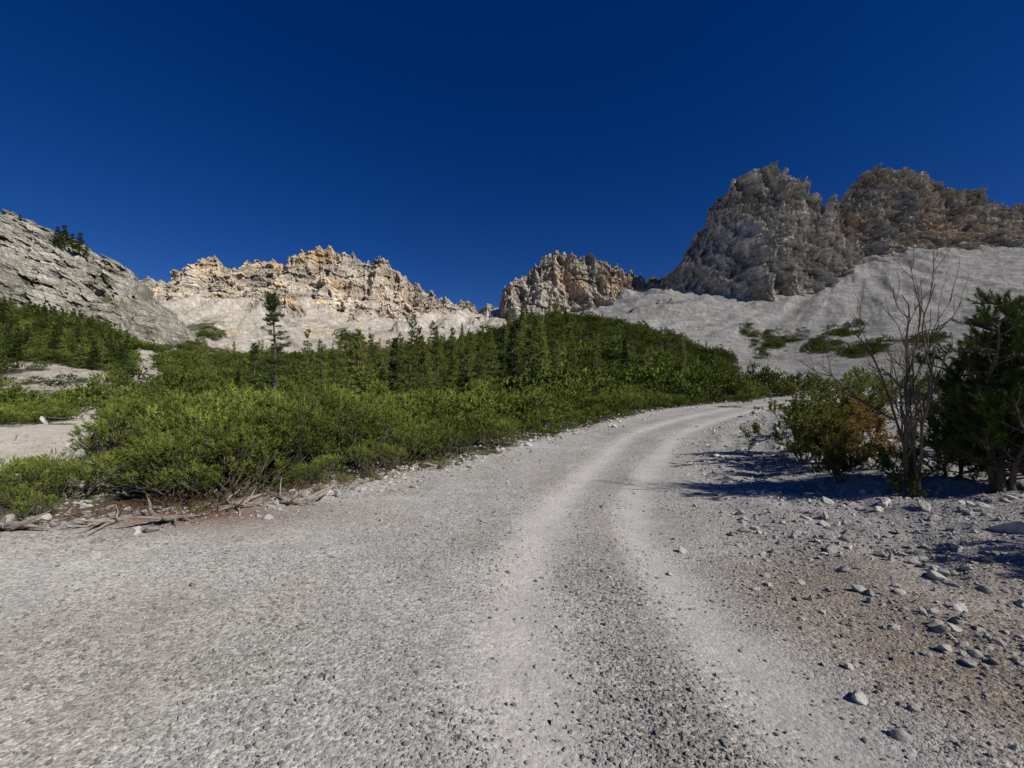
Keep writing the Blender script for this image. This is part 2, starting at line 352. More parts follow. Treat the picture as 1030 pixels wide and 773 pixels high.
# ---------------------------------------------------------------- mountains
def massif(name,ridge,base,yb,yr,nu,nt,amp,wl,seed,colf,material,jag=6.,strata=(12.,.1,3.),back=220,bulge=.3,prof=.8,butt=0.,bwl=70.,det=.22,jw=28.):
    ridge=np.array(ridge,float);base=np.array(base,float);yb=np.array(yb,float);yr=np.array(yr,float)
    u=np.linspace(ridge[0,0],ridge[-1,0],nu);s=(u-CX)/F
    vr=np.interp(u,ridge[:,0],ridge[:,1]);vb=np.interp(u,base[:,0],base[:,1])
    b0=np.interp(u,yb[:,0],yb[:,1]);r0=np.interp(u,yr[:,0],yr[:,1])
    zb=CZ+(HY-vb)/F*b0;zr=CZ+(HY-vr)/F*r0
    xr=s*r0
    zr=zr+jag*(rdg(xr/jw,seed,0.,5)-.45)*1.3
    # narrow blocky pinnacles along the crest
    pk_=fbm(xr/(jw*.45),seed+3.,0.,3);zr=zr+jag*.9*(np.floor(pk_*5)/5+.1)
    t=np.linspace(0,1,nt)[:,None]
    y=b0+(r0-b0)*t;x=s*y;z=zb+(zr-zb)*t**prof
    nb=nt//5;q=np.linspace(0,1,nb+1)[1:,None]
    x=np.vstack([x,np.repeat((s*r0)[None],nb,0)]);y=np.vstack([y,r0+back*q]);z=np.vstack([z,zr-(zr-zb+20)*q**1.1])
    w=np.vstack([np.clip(t*5,0.15,1)*np.ones((1,nu)),np.ones((nb,nu))*(1-.3*q)])
    wz=np.vstack([np.clip(t*3,0.0,1)*(1-.6*sm((t-.75)/.25))*np.ones((1,nu)),np.ones((nb,nu))*.4])
    n1=rdg(x/wl+seed,y/wl,z/(wl*2.6),8,.54)-.42
    n2=fbm(x/(wl*2.2)+seed,y/(wl*2.4),z/(wl*2.5),3)
    n3=rdg(x/(wl*.28),y/(wl*.28)+seed,z/(wl*.55),4,.55)-.45
    wob=fbm(x/30,y/30,z/30,4)
    h,dip,sa=strata
    k=(z+dip*x)/h+wob*1.3;fr=k-np.floor(k);k2=(z+dip*x)/(h*.37)+wob*2.5;fr2=k2-np.floor(k2)
    led=(1-sm(fr*1.2))*sa+(1-sm(fr2*1.2))*sa*.4
    q3=n2*3.6;fl=np.floor(q3);tz=(fl+sm((q3-fl)*3.5))/3.6
    bt=butt*(rdg((x+.06*z)/bwl+seed*1.7,3.3,z/(bwl*3),3,.45)-.5)
    D=amp*(n1*1.+tz*.9)+amp*det*n3
    y2=y-(D+led+bt)*w
    x2=x+amp*.3*fbm(x/wl,y/wl+5,z/wl,4)*w
    z2=z+D*bulge*wz+amp*.1*n3*wz
    x,y,z=x2,y2,z2
    P=np.stack([x,y,z],-1)
    du=np.gradient(P,axis=1);dv=np.gradient(P,axis=0);nn=np.cross(du,dv);nn/=np.linalg.norm(nn,axis=-1)[...,None]+1e-9
    nz=nn[...,2]
    U=np.repeat(u[None],len(P),0);Tt=np.vstack([t*np.ones((1,nu)),np.ones((nb,nu))])
    Cc=colf(x.ravel(),y.ravel(),z.ravel(),U.ravel(),Tt.ravel(),nz.ravel())
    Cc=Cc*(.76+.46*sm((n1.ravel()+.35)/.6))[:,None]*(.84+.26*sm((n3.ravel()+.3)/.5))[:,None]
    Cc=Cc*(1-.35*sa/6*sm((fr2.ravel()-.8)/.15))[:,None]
    H,W=x.shape;i=np.arange(H-1)[:,None]*W;j=np.arange(W-1)[None]
    Qd=np.stack([(i+j).ravel(),(i+j+1).ravel(),(i+W+j+1).ravel(),(i+W+j).ravel()],1)
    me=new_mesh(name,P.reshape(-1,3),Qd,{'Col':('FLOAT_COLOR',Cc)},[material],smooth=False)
    add_obj(name,me);return P,U
rmat=rock_material('dolomite_rock',1.);rmat_near=rock_material('layered_rock',2.4,-.38,.34)
def rockcol(x,y,z,u,t,nz,base=(.30,.27,.235),dark=(.16,.145,.13),pale=(.42,.39,.34),orange=0.,ow=None,scree=(.42,.40,.36),oc=(.56,.36,.17)):
    n=len(x)
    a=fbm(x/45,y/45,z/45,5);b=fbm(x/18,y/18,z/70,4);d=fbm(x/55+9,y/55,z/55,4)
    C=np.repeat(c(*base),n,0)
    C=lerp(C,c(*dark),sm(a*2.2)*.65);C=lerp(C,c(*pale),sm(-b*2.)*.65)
    o=sm(d*2.2+orange)*(1 if ow is None else ow)
    C=lerp(C,c(*oc),o*.8)
    C=lerp(C,c(*scree),sm((nz-.62)/.2)*.7)
    return C
def col_left(x,y,z,u,t,nz):
    C=rockcol(x,y,z,u,t,nz,base=(.38,.36,.31),dark=(.16,.15,.13),pale=(.50,.47,.405),orange=-.6)
    g=sm((nz-.55)/.2)*sm(fbm(x/14,y/14,z/14,3)*1.8+.6)
    g=np.maximum(g,sm((u-85)/25)*sm(1.-np.abs(t-.6)*1.2)*sm(fbm(x/8,y/8,z/8,3)*2.5+.35))
    return lerp(C,c(.12,.12,.045),g*.9)
massif('rock_cliff',[(-420,150),(-300,175),(-150,190),(-40,200),(0,212),(30,222),(55,232),(75,243),(92,258),(112,262),(128,268),(142,300),(156,322),(170,350)],
 [(-420,340),(0,335),(75,345),(140,362),(170,376)],[(-420,150),(0,165),(170,215)],[(-420,215),(0,222),(100,242),(170,240)],640,260,11,19,3.3,col_left,rmat_near,jag=3.5,strata=(8.,.42,5.2),back=120,prof=.75,butt=13,bwl=24,det=.5,jw=12.)
def col_mid(x,y,z,u,t,nz):
    ow=np.interp(u,[120,160,200,260,285,330,350,380,430,470],[.4,.45,.5,.75,1,1,.8,.5,.35,.15])
    C=rockcol(x,y,z,u,t,nz,base=(.52,.465,.38),dark=(.30,.265,.215),pale=(.64,.59,.50),orange=.35,ow=ow,scree=(.50,.45,.37),oc=(.66,.46,.235))
    pk=np.exp(-((u-385)/45)**2)*sm((.75-t)/.3)
    return lerp(C,c(.64,.54,.45),pk*.75)
massif('mountain',[(100,330),(130,286),(150,282),(165,285),(180,274),(195,266),(213,259),(222,265),(240,272),(250,265),(275,262),(290,266),(310,253),(330,250),(350,255),(370,265),(385,260),(400,272),(420,287),(440,298),(455,304),(470,306),(485,307),(495,310),(505,322),(530,345)],
 [(100,345),(160,325),(240,325),(290,335),(350,350),(430,352),(530,352)],[(100,480),(300,510),(530,600)],[(100,590),(300,640),(530,720)],1000,290,16,42,7.7,col_mid,rmat,jag=11,strata=(20.,-.12,3.5),butt=26,bwl=70,bulge=.22,jw=20.)
def col_c(x,y,z,u,t,nz):
    return rockcol(x,y,z,u,t,nz,base=(.47,.425,.355),dark=(.26,.23,.195),pale=(.57,.525,.45),orange=.0,scree=(.43,.39,.34),oc=(.57,.40,.22))
massif('mountain',[(480,345),(500,322),(508,294),(525,281),(540,268),(552,253),(565,252),(575,261),(590,258),(605,268),(620,268),(640,278),(655,282),(668,278),(700,272),(760,290)],
 [(480,352),(560,345),(640,325),(700,310),(760,305)],[(480,450),(760,520)],[(480,530),(560,540),(760,620)],660,270,15,38,12.1,col_c,rmat,jag=10,strata=(18.,.15,3.),butt=22,bwl=52,bulge=.22,jw=18.)
def col_p(x,y,z,u,t,nz):
    return rockcol(x,y,z,u,t,nz,base=(.47,.445,.40),dark=(.27,.25,.225),pale=(.60,.57,.52),orange=-.35,scree=(.42,.405,.375),oc=(.52,.40,.26))
massif('mountain',[(640,322),(655,296),(670,279),(690,257),(703,236),(712,229),(719,208),(735,192),(742,182),(755,174),(765,168),(778,172),(790,174),(803,187),(810,203),(820,207),(832,204),(843,215),(850,236),(862,264),(880,302)],
 [(640,322),(700,320),(780,322),(830,312),(860,302),(880,315)],[(640,460),(700,425),(770,385),(830,400),(880,450)],[(640,530),(760,480),(880,510)],840,440,19,36,24.5,col_p,rmat,jag=9,strata=(24.,.08,4.),back=160,prof=.9,butt=34,bwl=48,det=.35,bulge=.16,jw=16.)
def col_r(x,y,z,u,t,nz):
    return rockcol(x,y,z,u,t,nz,base=(.44,.40,.34),dark=(.25,.23,.20),pale=(.56,.51,.44),orange=-.05,scree=(.42,.395,.35),oc=(.54,.39,.23))
massif('mountain',[(790,242),(830,215),(842,205),(852,192),(870,175),(885,169),(900,173),(920,178),(930,186),(945,190),(965,197),(985,197),(1000,202),(1030,208),(1100,217),(1200,200),(1400,220)],
 [(790,290),(865,285),(1030,280),(1400,270)],[(790,560),(900,530),(1400,550)],[(790,650),(900,640),(1400,650)],960,310,19,40,31.5,col_r,rmat,jag=12,strata=(22.,.1,5.),back=200,butt=32,bwl=60,det=.35,bulge=.2,jw=20.)
for k,(rd,bs,d0) in enumerate([([(243,325),(256,302),(268,294),(283,291),(296,296),(306,310),(314,330)],340,430),([(335,345),(348,322),(356,318),(368,330),(378,345)],352,400),([(646,322),(660,306),(674,304),(690,311),(708,325)],330,360),([(150,345),(163,325),(176,320),(190,330),(200,345)],352,330),([(872,300),(886,286),(902,283),(920,290),(935,305)],312,420)]):
    massif('rock_outcrop',rd,[(rd[0][0],bs),(rd[-1][0],bs)],[(rd[0][0],d0),(rd[-1][0],d0)],[(rd[0][0],d0+45),(rd[-1][0],d0+45)],130,70,9,20,40.+k*3,col_c,rmat,jag=7,strata=(9.,.1,2.),back=60,butt=10,bwl=25,det=.4,jw=12.)

# ---------------------------------------------------------------- vegetation sources
bark=plain_material('bark',(.08,.065,.05),(.16,.135,.11),14,.2)
deadwood=plain_material('dead_wood',(.17,.145,.12),(.32,.28,.24),12,.2)
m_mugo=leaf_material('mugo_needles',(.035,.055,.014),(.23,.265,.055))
m_mugof=leaf_material('mugo_needles_far',(.04,.062,.016),(.155,.185,.040),0,.5,1.5)
m_spr=leaf_material('spruce_needles',(.035,.055,.02),(.09,.12,.035))
m_lar=leaf_material('larch_needles',(.12,.15,.035),(.27,.29,.075),0.2)
m_pine=leaf_material('stone_pine_needles',(.03,.055,.018),(.17,.225,.055))
m_brown=leaf_material('dead_needles',(.12,.06,.035),(.22,.12,.07))
m_olive=leaf_material('willow_leaves',(.09,.105,.03),(.26,.24,.065),.3)
m_red=leaf_material('autumn_leaves',(.14,.10,.03),(.28,.18,.06),.3)
m_grass=leaf_material('grass_blades',(.10,.12,.035),(.26,.23,.09),.2)

def mugo(name,seed,ncl,nsh,nn,nl,nw,ml,sl=.10,stems=True,lob=(.17,.15),up=.35):
    global rng
    rng=np.random.default_rng(seed);b=MB()
    P=[];D=[];T=[]
    for k in range(ncl):
        a=k*2.4+rng.normal()*.5;r=math.sqrt((k+.5)/ncl)*.85
        h=(max(0,1-r*r))**.5*.62*(.45+.95*rng.random())+.10
        cc=np.array([math.cos(a)*r,math.sin(a)*r,h]);tt=rng.random()
        rad=lob[0]+lob[1]*rng.random()
        p=rng.normal(size=(nsh,3));p/=np.linalg.norm(p,axis=1)[:,None];p[:,2]=np.where(p[:,2]<-.35,-p[:,2],p[:,2]);p*=(rad*(.7+.35*rng.random((nsh,1))))
        P.append(cc+p);d=p/rad+np.array([math.cos(a)*r*.3,math.sin(a)*r*.3,up])+rng.normal(size=(nsh,3))*.22
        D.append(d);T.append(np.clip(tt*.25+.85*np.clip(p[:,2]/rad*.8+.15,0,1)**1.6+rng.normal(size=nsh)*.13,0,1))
        if stems:
            s=np.linspace(0,1,6)[:,None];st=np.array([cc[0]*.1,cc[1]*.1,-.05])
            pts=st*(1-s)+cc*s;pts[:,2]-=np.sin(s[:,0]*3.14)*.2*h;pts+=rng.normal(size=pts.shape)*.025
            b.tube(pts,np.linspace(.028,.008,6),0,5)
            for q in range(4):
                e=cc+p[q*3%nsh];s4=np.linspace(0,1,3)[:,None];b.tube(pts[4]*(1-s4)+e*s4+rng.normal(size=(3,3))*.012,np.linspace(.009,.004,3),0,3)
    P=np.vstack(P);P[:,2]=np.maximum(P[:,2],.03)
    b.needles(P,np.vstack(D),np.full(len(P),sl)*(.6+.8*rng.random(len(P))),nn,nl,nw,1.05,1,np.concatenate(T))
    return b.mesh(name,[bark,ml])
def conifer(name,seed,H,Rb,nb,nsh,nn,nl,nw,ml,sparse=0,droop=.25):
    global rng
    rng=np.random.default_rng(seed);b=MB()
    s=np.linspace(0,1,10);lean=rng.normal(size=2)*.02*H
    tr=np.stack([lean[0]*s**2+np.sin(s*5+seed)*.01*H,lean[1]*s**2,H*s],1)
    b.tube(tr,np.linspace(.018*H,.002*H,10),0,7)
    P=[];D=[];T=[];LL=[]
    for k in range(nb):
        t=.05+.94*rng.random()**.9
        if rng.random()<sparse*.5: continue
        ln=Rb*(1-t)**.75*(.45+.75*rng.random())+.05*H*.3
        a=rng.random()*6.283;p0=np.array([np.interp(t,s,tr[:,0]),np.interp(t,s,tr[:,1]),H*t])
        d=np.array([math.cos(a),math.sin(a),0]);q=np.linspace(0,1,6)
        pts=p0+d*(ln*q)[:,None];pts[:,2]+=ln*(-droop*q+(.15+droop*.9)*q**2.2)+ (t>.85)*ln*q*.8
        b.tube(pts,np.linspace(.003*H*(1.2-t),.001*H,6)+.002,0,3)
        n=max(4,int(nsh*(ln/Rb+.25)));qq=.1+.9*rng.random(n)**.8
        pp=np.stack([np.interp(qq,q,pts[:,m]) for m in range(3)],1)
        side=np.cross(d,[0,0,1]);sg=rng.choice([-1,1],n)
        dd=d*.6+side*(sg*(.4+.8*rng.random(n)))[:,None]+rng.normal(size=(n,3))*.2;dd[:,2]+=-.1+.4*rng.random(n)
        P.append(pp);D.append(dd);LL.append(.05*H*(.5+.8*rng.random(n))*(1-.5*t)*(ln/Rb*.6+.5));T.append(np.clip(rng.random(n)*.5+.5*rng.random()+.2*(qq-.5),0,1))
    P.append(tr[-1:]-[0,0,.05*H]);D.append(np.array([[0,0,1.]]));LL.append(np.array([.06*H]));T.append(np.array([.6]))
    b.needles(np.vstack(P),np.vstack(D),np.concatenate(LL),nn,nl,nw,.95,1,np.concatenate(T),droop=.1)
    return b.mesh(name,[bark,ml])
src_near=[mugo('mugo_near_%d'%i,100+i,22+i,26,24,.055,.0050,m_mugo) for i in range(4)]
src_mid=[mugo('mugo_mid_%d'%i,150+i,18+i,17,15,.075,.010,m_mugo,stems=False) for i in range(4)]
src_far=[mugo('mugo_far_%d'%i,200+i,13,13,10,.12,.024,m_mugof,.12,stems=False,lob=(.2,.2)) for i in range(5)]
src_con=[conifer('larch_src_%d'%i,300+i,6,1.15,110,11,9,.17,.028,m_lar,.1) for i in range(3)]+[conifer('spruce_src_%d'%i,320+i,6,1.1,130,11,9,.16,.030,m_spr if i<2 else m_mugof) for i in range(4)]

def coll(name,meshes):
    cl=bpy.data.collections.new(name)
    for k,me in enumerate(meshes): cl.objects.link(bpy.data.objects.new('%s_%02d'%(name,k),me))
    return cl
def scatter(name,cl,P,rot,scl,n):
    vid=np.random.default_rng(len(P)).integers(0,n,len(P))
    me=bpy.data.meshes.new(name);me.vertices.add(len(P));me.vertices.foreach_set('co',np.asarray(P,np.float32).ravel())
    for nm,t,a in (('rot','FLOAT_VECTOR',rot),('scl','FLOAT_VECTOR',scl)):
        at=me.attributes.new(nm,t,'POINT');at.data.foreach_set('vector',np.asarray(a,np.float32).ravel())
    at=me.attributes.new('vid','INT','POINT');at.data.foreach_set('value',vid.astype(np.int32))
    o=add_obj(name,me)
    ng=bpy.data.node_groups.new(name,'GeometryNodeTree')
    ng.interface.new_socket('Geometry',in_out='INPUT',socket_type='NodeSocketGeometry');ng.interface.new_socket('Geometry',in_out='OUTPUT',socket_type='NodeSocketGeometry')
    gi=ng.nodes.new('NodeGroupInput');go=ng.nodes.new('NodeGroupOutput')
    ci=ng.nodes.new('GeometryNodeCollectionInfo');ci.inputs['Collection'].default_value=cl;ci.inputs['Separate Children'].default_value=True;ci.inputs['Reset Children'].default_value=True
    ip=ng.nodes.new('GeometryNodeInstanceOnPoints');ip.inputs['Pick Instance'].default_value=True
    def na(nm,t):
        q=ng.nodes.new('GeometryNodeInputNamedAttribute');q.data_type=t;q.inputs['Name'].default_value=nm;return q.outputs['Attribute']
    er=ng.nodes.new('FunctionNodeEulerToRotation')
    ng.links.new(na('rot','FLOAT_VECTOR'),er.inputs[0]);ng.links.new(er.outputs[0],ip.inputs['Rotation'])
    ng.links.new(na('scl','FLOAT_VECTOR'),ip.inputs['Scale']);ng.links.new(na('vid','INT'),ip.inputs['Instance Index'])
    ng.links.new(gi.outputs[0],ip.inputs['Points']);ng.links.new(ci.outputs[0],ip.inputs['Instance']);ng.links.new(ip.outputs[0],go.inputs[0])
    md=o.modifiers.new('scatter','NODES');md.node_group=ng
    print(name,len(P))
    return o
def place(x,y,dz=0):
    inf=info(x,y);return np.stack([x,y,height(x,y,inf)+dz],1),inf
def jgrid(x0,x1,y0,y1,sp,seed):
    r=np.random.default_rng(seed);gx,gy=np.meshgrid(np.arange(x0,x1,sp),np.arange(y0,y1,sp));gx=gx.ravel()+r.uniform(-.5,.5,gx.size)*sp;gy=gy.ravel()+r.uniform(-.5,.5,gy.size)*sp
    return gx,gy
rg=np.random.default_rng(55)
def yaw(n,tilt=.12): return np.stack([rg.normal(size=n)*tilt,rg.normal(size=n)*tilt,rg.random(n)*6.283],1)

# near mugo belt
x,y=jgrid(-40,40,3,34,.92,1);P,(dl_,dr_,_,_,_)=place(x,y,-.04)
vm=vegmask(x,y,dl_,dr_);uu=CX+F*x/y
keep=(rg.random(len(x))<vm*.93)&(uu>-200)&(uu<1250)&~((((x+4.4)/1.5)**2+((y-6.0)/.75)**2)<1)&~((dr_>0)&(y<25))
P=P[keep];d0=-dl_[keep];n=len(P);sc=(.46+.40*sm((d0-.5)/2.2)+.10*sm((P[:,1]-10)/15))*np.exp(rg.normal(size=n)*.32)
uq=CX+F*P[:,0]/P[:,1]
sc=sc*np.where(P[:,1]<24,np.interp(uq,[0,60,170,280],[.48,.60,.85,1]),.8);sc=np.clip(sc,.25,1.3)
S=np.stack([sc*1.15,sc*1.15,sc*(.80+.6*rg.random(n))],1);Yw=yaw(n);nr_=P[:,1]<13
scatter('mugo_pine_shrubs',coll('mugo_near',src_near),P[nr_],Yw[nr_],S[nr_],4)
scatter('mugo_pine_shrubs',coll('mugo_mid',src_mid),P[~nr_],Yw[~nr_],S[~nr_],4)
px,py=[],[]
for a in ((-120,70,34,80,1.6,2),(-230,110,80,168,2.2,3),(-220,260,168,400,3.0,4)):
    q=jgrid(*a);px.append(q[0]);py.append(q[1])
x=np.concatenate(px);y=np.concatenate(py);P,(dl_,dr_,_,_,_)=place(x,y,-.1);vm=vegmask(x,y,dl_,dr_);uu=CX+F*x/y
keep=(rg.random(len(x))<vm*.92)&(uu>-200)&(uu<1250);P=P[keep];n=len(P)
sc=np.interp(P[:,1],[32,80,160,300],[1.1,1.4,1.6,1.7])*np.exp(rg.normal(size=n)*.33)
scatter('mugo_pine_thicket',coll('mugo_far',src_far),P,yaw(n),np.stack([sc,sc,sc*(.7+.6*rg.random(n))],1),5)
# conifers on hill and left slope
x,y=jgrid(-110,75,34,160,3.0,5);uu=CX+F*x/y
P,(dl_,dr_,_,_,_)=place(x,y,-.2)
dens=np.where((uu>330)&(uu<580),.26,0)+np.where((uu>=580)&(uu<720),.08,0)+np.where((uu>190)&(uu<=330),.13,0)
dens*=np.where(y<60,.4,1)*(dl_<-3)*sm(.9+fbm(x/15,y/15,3.,3)*1.6)
keep=rg.random(len(x))<dens;P=P[keep];n=len(P);hs=(.5+1.0*rg.random(n)**1.6)*np.where(P[:,0]/P[:,1]>.15,.65,1)*np.interp(P[:,1],[40,120,160],[1,1,.7])
scatter('conifer_trees',coll('conifers',src_con[:3]+[src_con[1],src_con[0],src_con[3]]),P,yaw(n,.03),np.stack([hs**.7*.9,hs**.7*.9,hs*1.1],1),6)
x,y=jgrid(-300,-80,96,190,3.0,6);uu=CX+F*x/y;P,_=place(x,y,-.2);keep=(uu>-250)&(uu<130)&(rg.random(len(x))<.5);P=P[keep];n=len(P);hs=.5+.6*rg.random(n)
scatter('pine_forest',coll('forest',src_con[3:7]+[src_con[1]]),P,yaw(n,.03),np.stack([hs*1.2,hs*1.2,hs],1),5)
for k,(uq,vq,dd,hh) in enumerate([(58,240,222,8),(66,243,222,10),(73,247,223,8),(80,250,224,10),(87,256,226,7),(63,246,219,7),(20,222,224,5)]):
    xx=(uq-CX)/F*dd;zz=CZ+(HY-vq)/F*dd
    add_obj('pine_tree',src_con[3+k%2],(xx,dd,zz-2),(0,0,k*1.3),(hh/6*1.5,hh/6*1.5,hh/6))

# individual conifers
big_dark=conifer('spruce_big',401,8.5,1.4,160,20,14,.14,.012,m_spr,.55,droop=.4)
big_l=conifer('larch_big',402,7.5,1.3,170,18,13,.14,.012,m_lar,.4,droop=.2)
big_l2=conifer('larch_big_b',405,7.5,1.2,150,16,12,.14,.012,m_lar,.5,droop=.15)
slim=conifer('spruce_slim',403,8,.95,210,18,12,.14,.018,m_spr,.1,droop=.35)
def tree(name,me,uq,dd,topv,h0,w=1.,r=0.):
    xx=(uq-CX)/F*dd;P,_=place(np.array([xx]),np.array([float(dd)]));z0=P[0,2]
    H=CZ+(HY-topv)/F*dd-z0;s=H/h0
    add_obj(name,me,(xx,dd,z0-.05),(0,0,r),(s*w,s*w,s))
tree('spruce_tree',big_dark,276,27,294,8.5,1.0,.4)
tree('spruce_tree',big_dark,256,33,345,8.5,1.1,2.4)
tree('spruce_tree',slim,516,36,328,8,.85,1.)
for k,(uq,dd,tv,w_) in enumerate([(413,30,317,.9),(322,33,343,1.2),(440,48,324,1.1),(368,40,344,1.1),(470,52,334,1.1),(575,62,338,1.1),(346,30,360,1.2),(495,44,342,1.1),(240,30,372,1.3),(425,40,338,1.1),(528,46,346,1.1),(455,44,340,1.),(405,52,336,1.1),(484,60,328,1.1),(540,66,326,1.1),(560,54,344,1.1),(600,70,336,1.2),(385,46,350,1.1),(335,48,356,1.2)]):
    tree('larch_tree',big_l if k%2 else big_l2,uq,dd,tv,7.5,w_,k*1.3)
for k,(uq,dd,tv,w_) in enumerate([(397,44,340,1.1),(545,58,338,1.1),(628,70,342,1.1),(505,56,336,1.),(655,76,352,1.2)]):
    tree('spruce_tree',slim,uq,dd,tv,8,w_,k*2.)

# ---------------------------------------------------------------- foreground pine (right)
def fg_pine(name,seed,stems,spreadr,nn=60,dens=1.):
    global rng
    rng=np.random.default_rng(seed);b=MB();P=[];D=[];T=[]
    def curve(p,d,l,n,wob,up):
        pts=[np.array(p,float)];d=np.array(d,float)
        for i in range(n):
            d=d+rng.normal(size=3)*wob;d[2]+=up;d/=np.linalg.norm(d);pts.append(pts[-1]+d*l/n)
        return np.array(pts),d
    for (dx,dy,hh) in stems:
        pts,_=curve((rng.normal()*.08,rng.normal()*.08,-.1),(dx,dy,1),hh,12,.15,.05)
        b.tube(pts,np.linspace(.055,.010,13)*hh/3,0,7)
        nb=int(hh*10*dens)
        for k in range(nb):
            t=.12+.88*(k+rng.random())/nb;i=t*12;i0=min(int(i),11);p=pts[i0]+(pts[i0+1]-pts[i0])*(i-i0)
            a=k*2.4+rng.normal()*.4;ln=spreadr*(1.05-t*.55)*(.45+.8*rng.random());bt=rng.random()*.5
            bp_,bd=curve(p,(math.cos(a),math.sin(a),.15),ln,7,.18,.10)
            b.tube(bp_,np.linspace(.016,.006,8),0,5)
            P.append(bp_[-1]);D.append(bd);T.append(bt+.5*rng.random())
            ns=int(4+ln*13)
            for j in range(ns):
                tt=.4+.6*rng.random();q=tt*7;q0=min(int(q),6);pp=bp_[q0]+(bp_[q0+1]-bp_[q0])*(q-q0)
                a2=rng.random()*6.283;d2=bd+.9*np.array([math.cos(a2),math.sin(a2),.45])
                tp,td=curve(pp,d2/np.linalg.norm(d2),.08+.13*rng.random(),3,.15,.16)
                b.tube(tp,np.linspace(.006,.004,4),0,3)
                P.append(tp[-1]);D.append(td);T.append(bt+.5*rng.random())
    P=np.array(P);D=np.array(D);D/=np.linalg.norm(D,axis=1)[:,None]
    P=P-D*.08
    b.needles(P,D,np.full(len(P),.14),nn,.068,.0034,1.0,1,np.array(T))
    return b.mesh(name,[bark,m_pine])
pine1=fg_pine('pine_fg_mesh',11,[(-.34,.05,2.8),(.12,.0,2.9),(-.05,.35,2.7),(.5,-.1,2.7),(-.6,0.1,2.2),(-.15,-.2,2.3)],.85,62,1.15)
pine2=fg_pine('pine_fg_mesh_b',12,[(.1,.1,2.0),(-.35,.0,1.6),(.4,-.2,1.7),(0,.5,1.5)],.7,60,1.4)
def gz(x,y): return float(place(np.array([float(x)]),np.array([float(y)]))[0][0,2])
add_obj('pine_tree',pine1,(6.6,6.0,gz(6.6,6)),(0,0,0),(.95,.95,.93))
add_obj('pine_tree',pine1,(7.5,5.9,gz(7.5,5.9)),(0,0,2.6),(.85,.85,.9))
add_obj('pine_tree',pine2,(5.9,3.2,gz(5.9,3.2)),(0,0,2.5),(.7,.7,.7))
add_obj('pine_tree',pine2,(6.8,6.9,gz(6.8,6.9)),(0,0,4),(.75,.75,.7))
add_obj('pine_tree',pine2,(9.3,9.5,gz(9.3,9.5)),(0,0,4),(.9,.9,.9))

def bare(name,seed,H,n,mt,leaf=None,nleaf=0,lw=.012,ll=.03,spread=.5,r0=.012):
    global rng
    rng=np.random.default_rng(seed);b=MB();P=[];D=[]
    def g(p,d,l,r,lev):
        pts=[p];k=6
        for i in range(k):
            d=d+rng.normal(size=3)*.13;d[2]+=.04;d/=np.linalg.norm(d);pts.append(pts[-1]+d*l/k)
        b.tube(np.array(pts),np.linspace(r,r*.45,k+1),0,4 if lev else 5)
        if lev>=1:
            for _ in range(nleaf):
                q=rng.random()*k;q0=min(int(q),k-1);P.append(pts[q0]+(pts[q0+1]-pts[q0])*(q-q0));D.append(d+rng.normal(size=3)*.8)
        if lev<3:
            for _ in range(4 if lev<2 else 3):
                q=.25+.7*rng.random();i0=min(int(q*k),k-1);a=rng.normal(size=3);dd=d*.9+a*.45;dd[2]+=.2;g(pts[i0],dd/np.linalg.norm(dd),l*(.4+.25*rng.random()),r*.55,lev+1)
    for i in range(n):
        a=rng.random()*6.283;d=np.array([math.cos(a)*spread,math.sin(a)*spread,1]);g(np.array([math.cos(a)*.05,math.sin(a)*.05,-.05]),d/np.linalg.norm(d),H*(.6+.4*rng.random()),r0*H**.5,0)
    if leaf: b.needles(np.array(P),np.array(D),np.full(len(P),.03),3,ll,lw,1.2,1)
    return b.mesh(name,[mt]+([leaf] if leaf else []))
add_obj('bare_shrub',bare('bare_mesh',21,2.6,4,bark,spread=.16,r0=.018),(5.6,6.2,gz(5.6,6.2)),(0,0,1.),(.8,.8,1))
will=bare('willow_mesh',23,1.15,8,bark,m_olive,9,.010,.04,.6)
willr=bare('willow_red_mesh',24,1.0,8,bark,m_red,8,.009,.035,.55)
willd=bare('willow_dark_mesh',25,1.2,8,bark,m_mugo,11,.010,.04,.55)
for k,(nm,me,xx,yy,s) in enumerate([('willow_shrub',will,5.9,8.4,.95),('willow_shrub',willr,6.9,8.9,1.1),('willow_shrub',will,5.5,7.5,.6),('willow_shrub',willd,6.3,9.6,1.1),('willow_shrub',willr,6.5,8.0,.6),('willow_shrub',will,7.5,10.4,1.2),('willow_shrub',willd,6.0,6.9,.5),('willow_shrub',willd,9.6,13,1.3),('willow_shrub',will,11.5,14.5,1.2),('willow_shrub',willd,5.5,6.3,.35)]):
    add_obj(nm,me,(xx,yy,gz(xx,yy)),(0,0,k*1.7),(s,s,s))
for k,(uq,dd,s) in enumerate([(757,30,1.1),(745,31,.7),(830,36,1.3),(850,34,1.2),(865,30,1.5),(905,24,1.2),(880,45,1.6),(940,28,1.4),(985,26,1.6),(1015,22,1.3)]):
    xx=(uq-CX)/F*dd;add_obj('mugo_pine_shrub',src_mid[k%4],(xx,dd,gz(xx,dd)-.05),(0,0,k),(s,s,s*1.4))

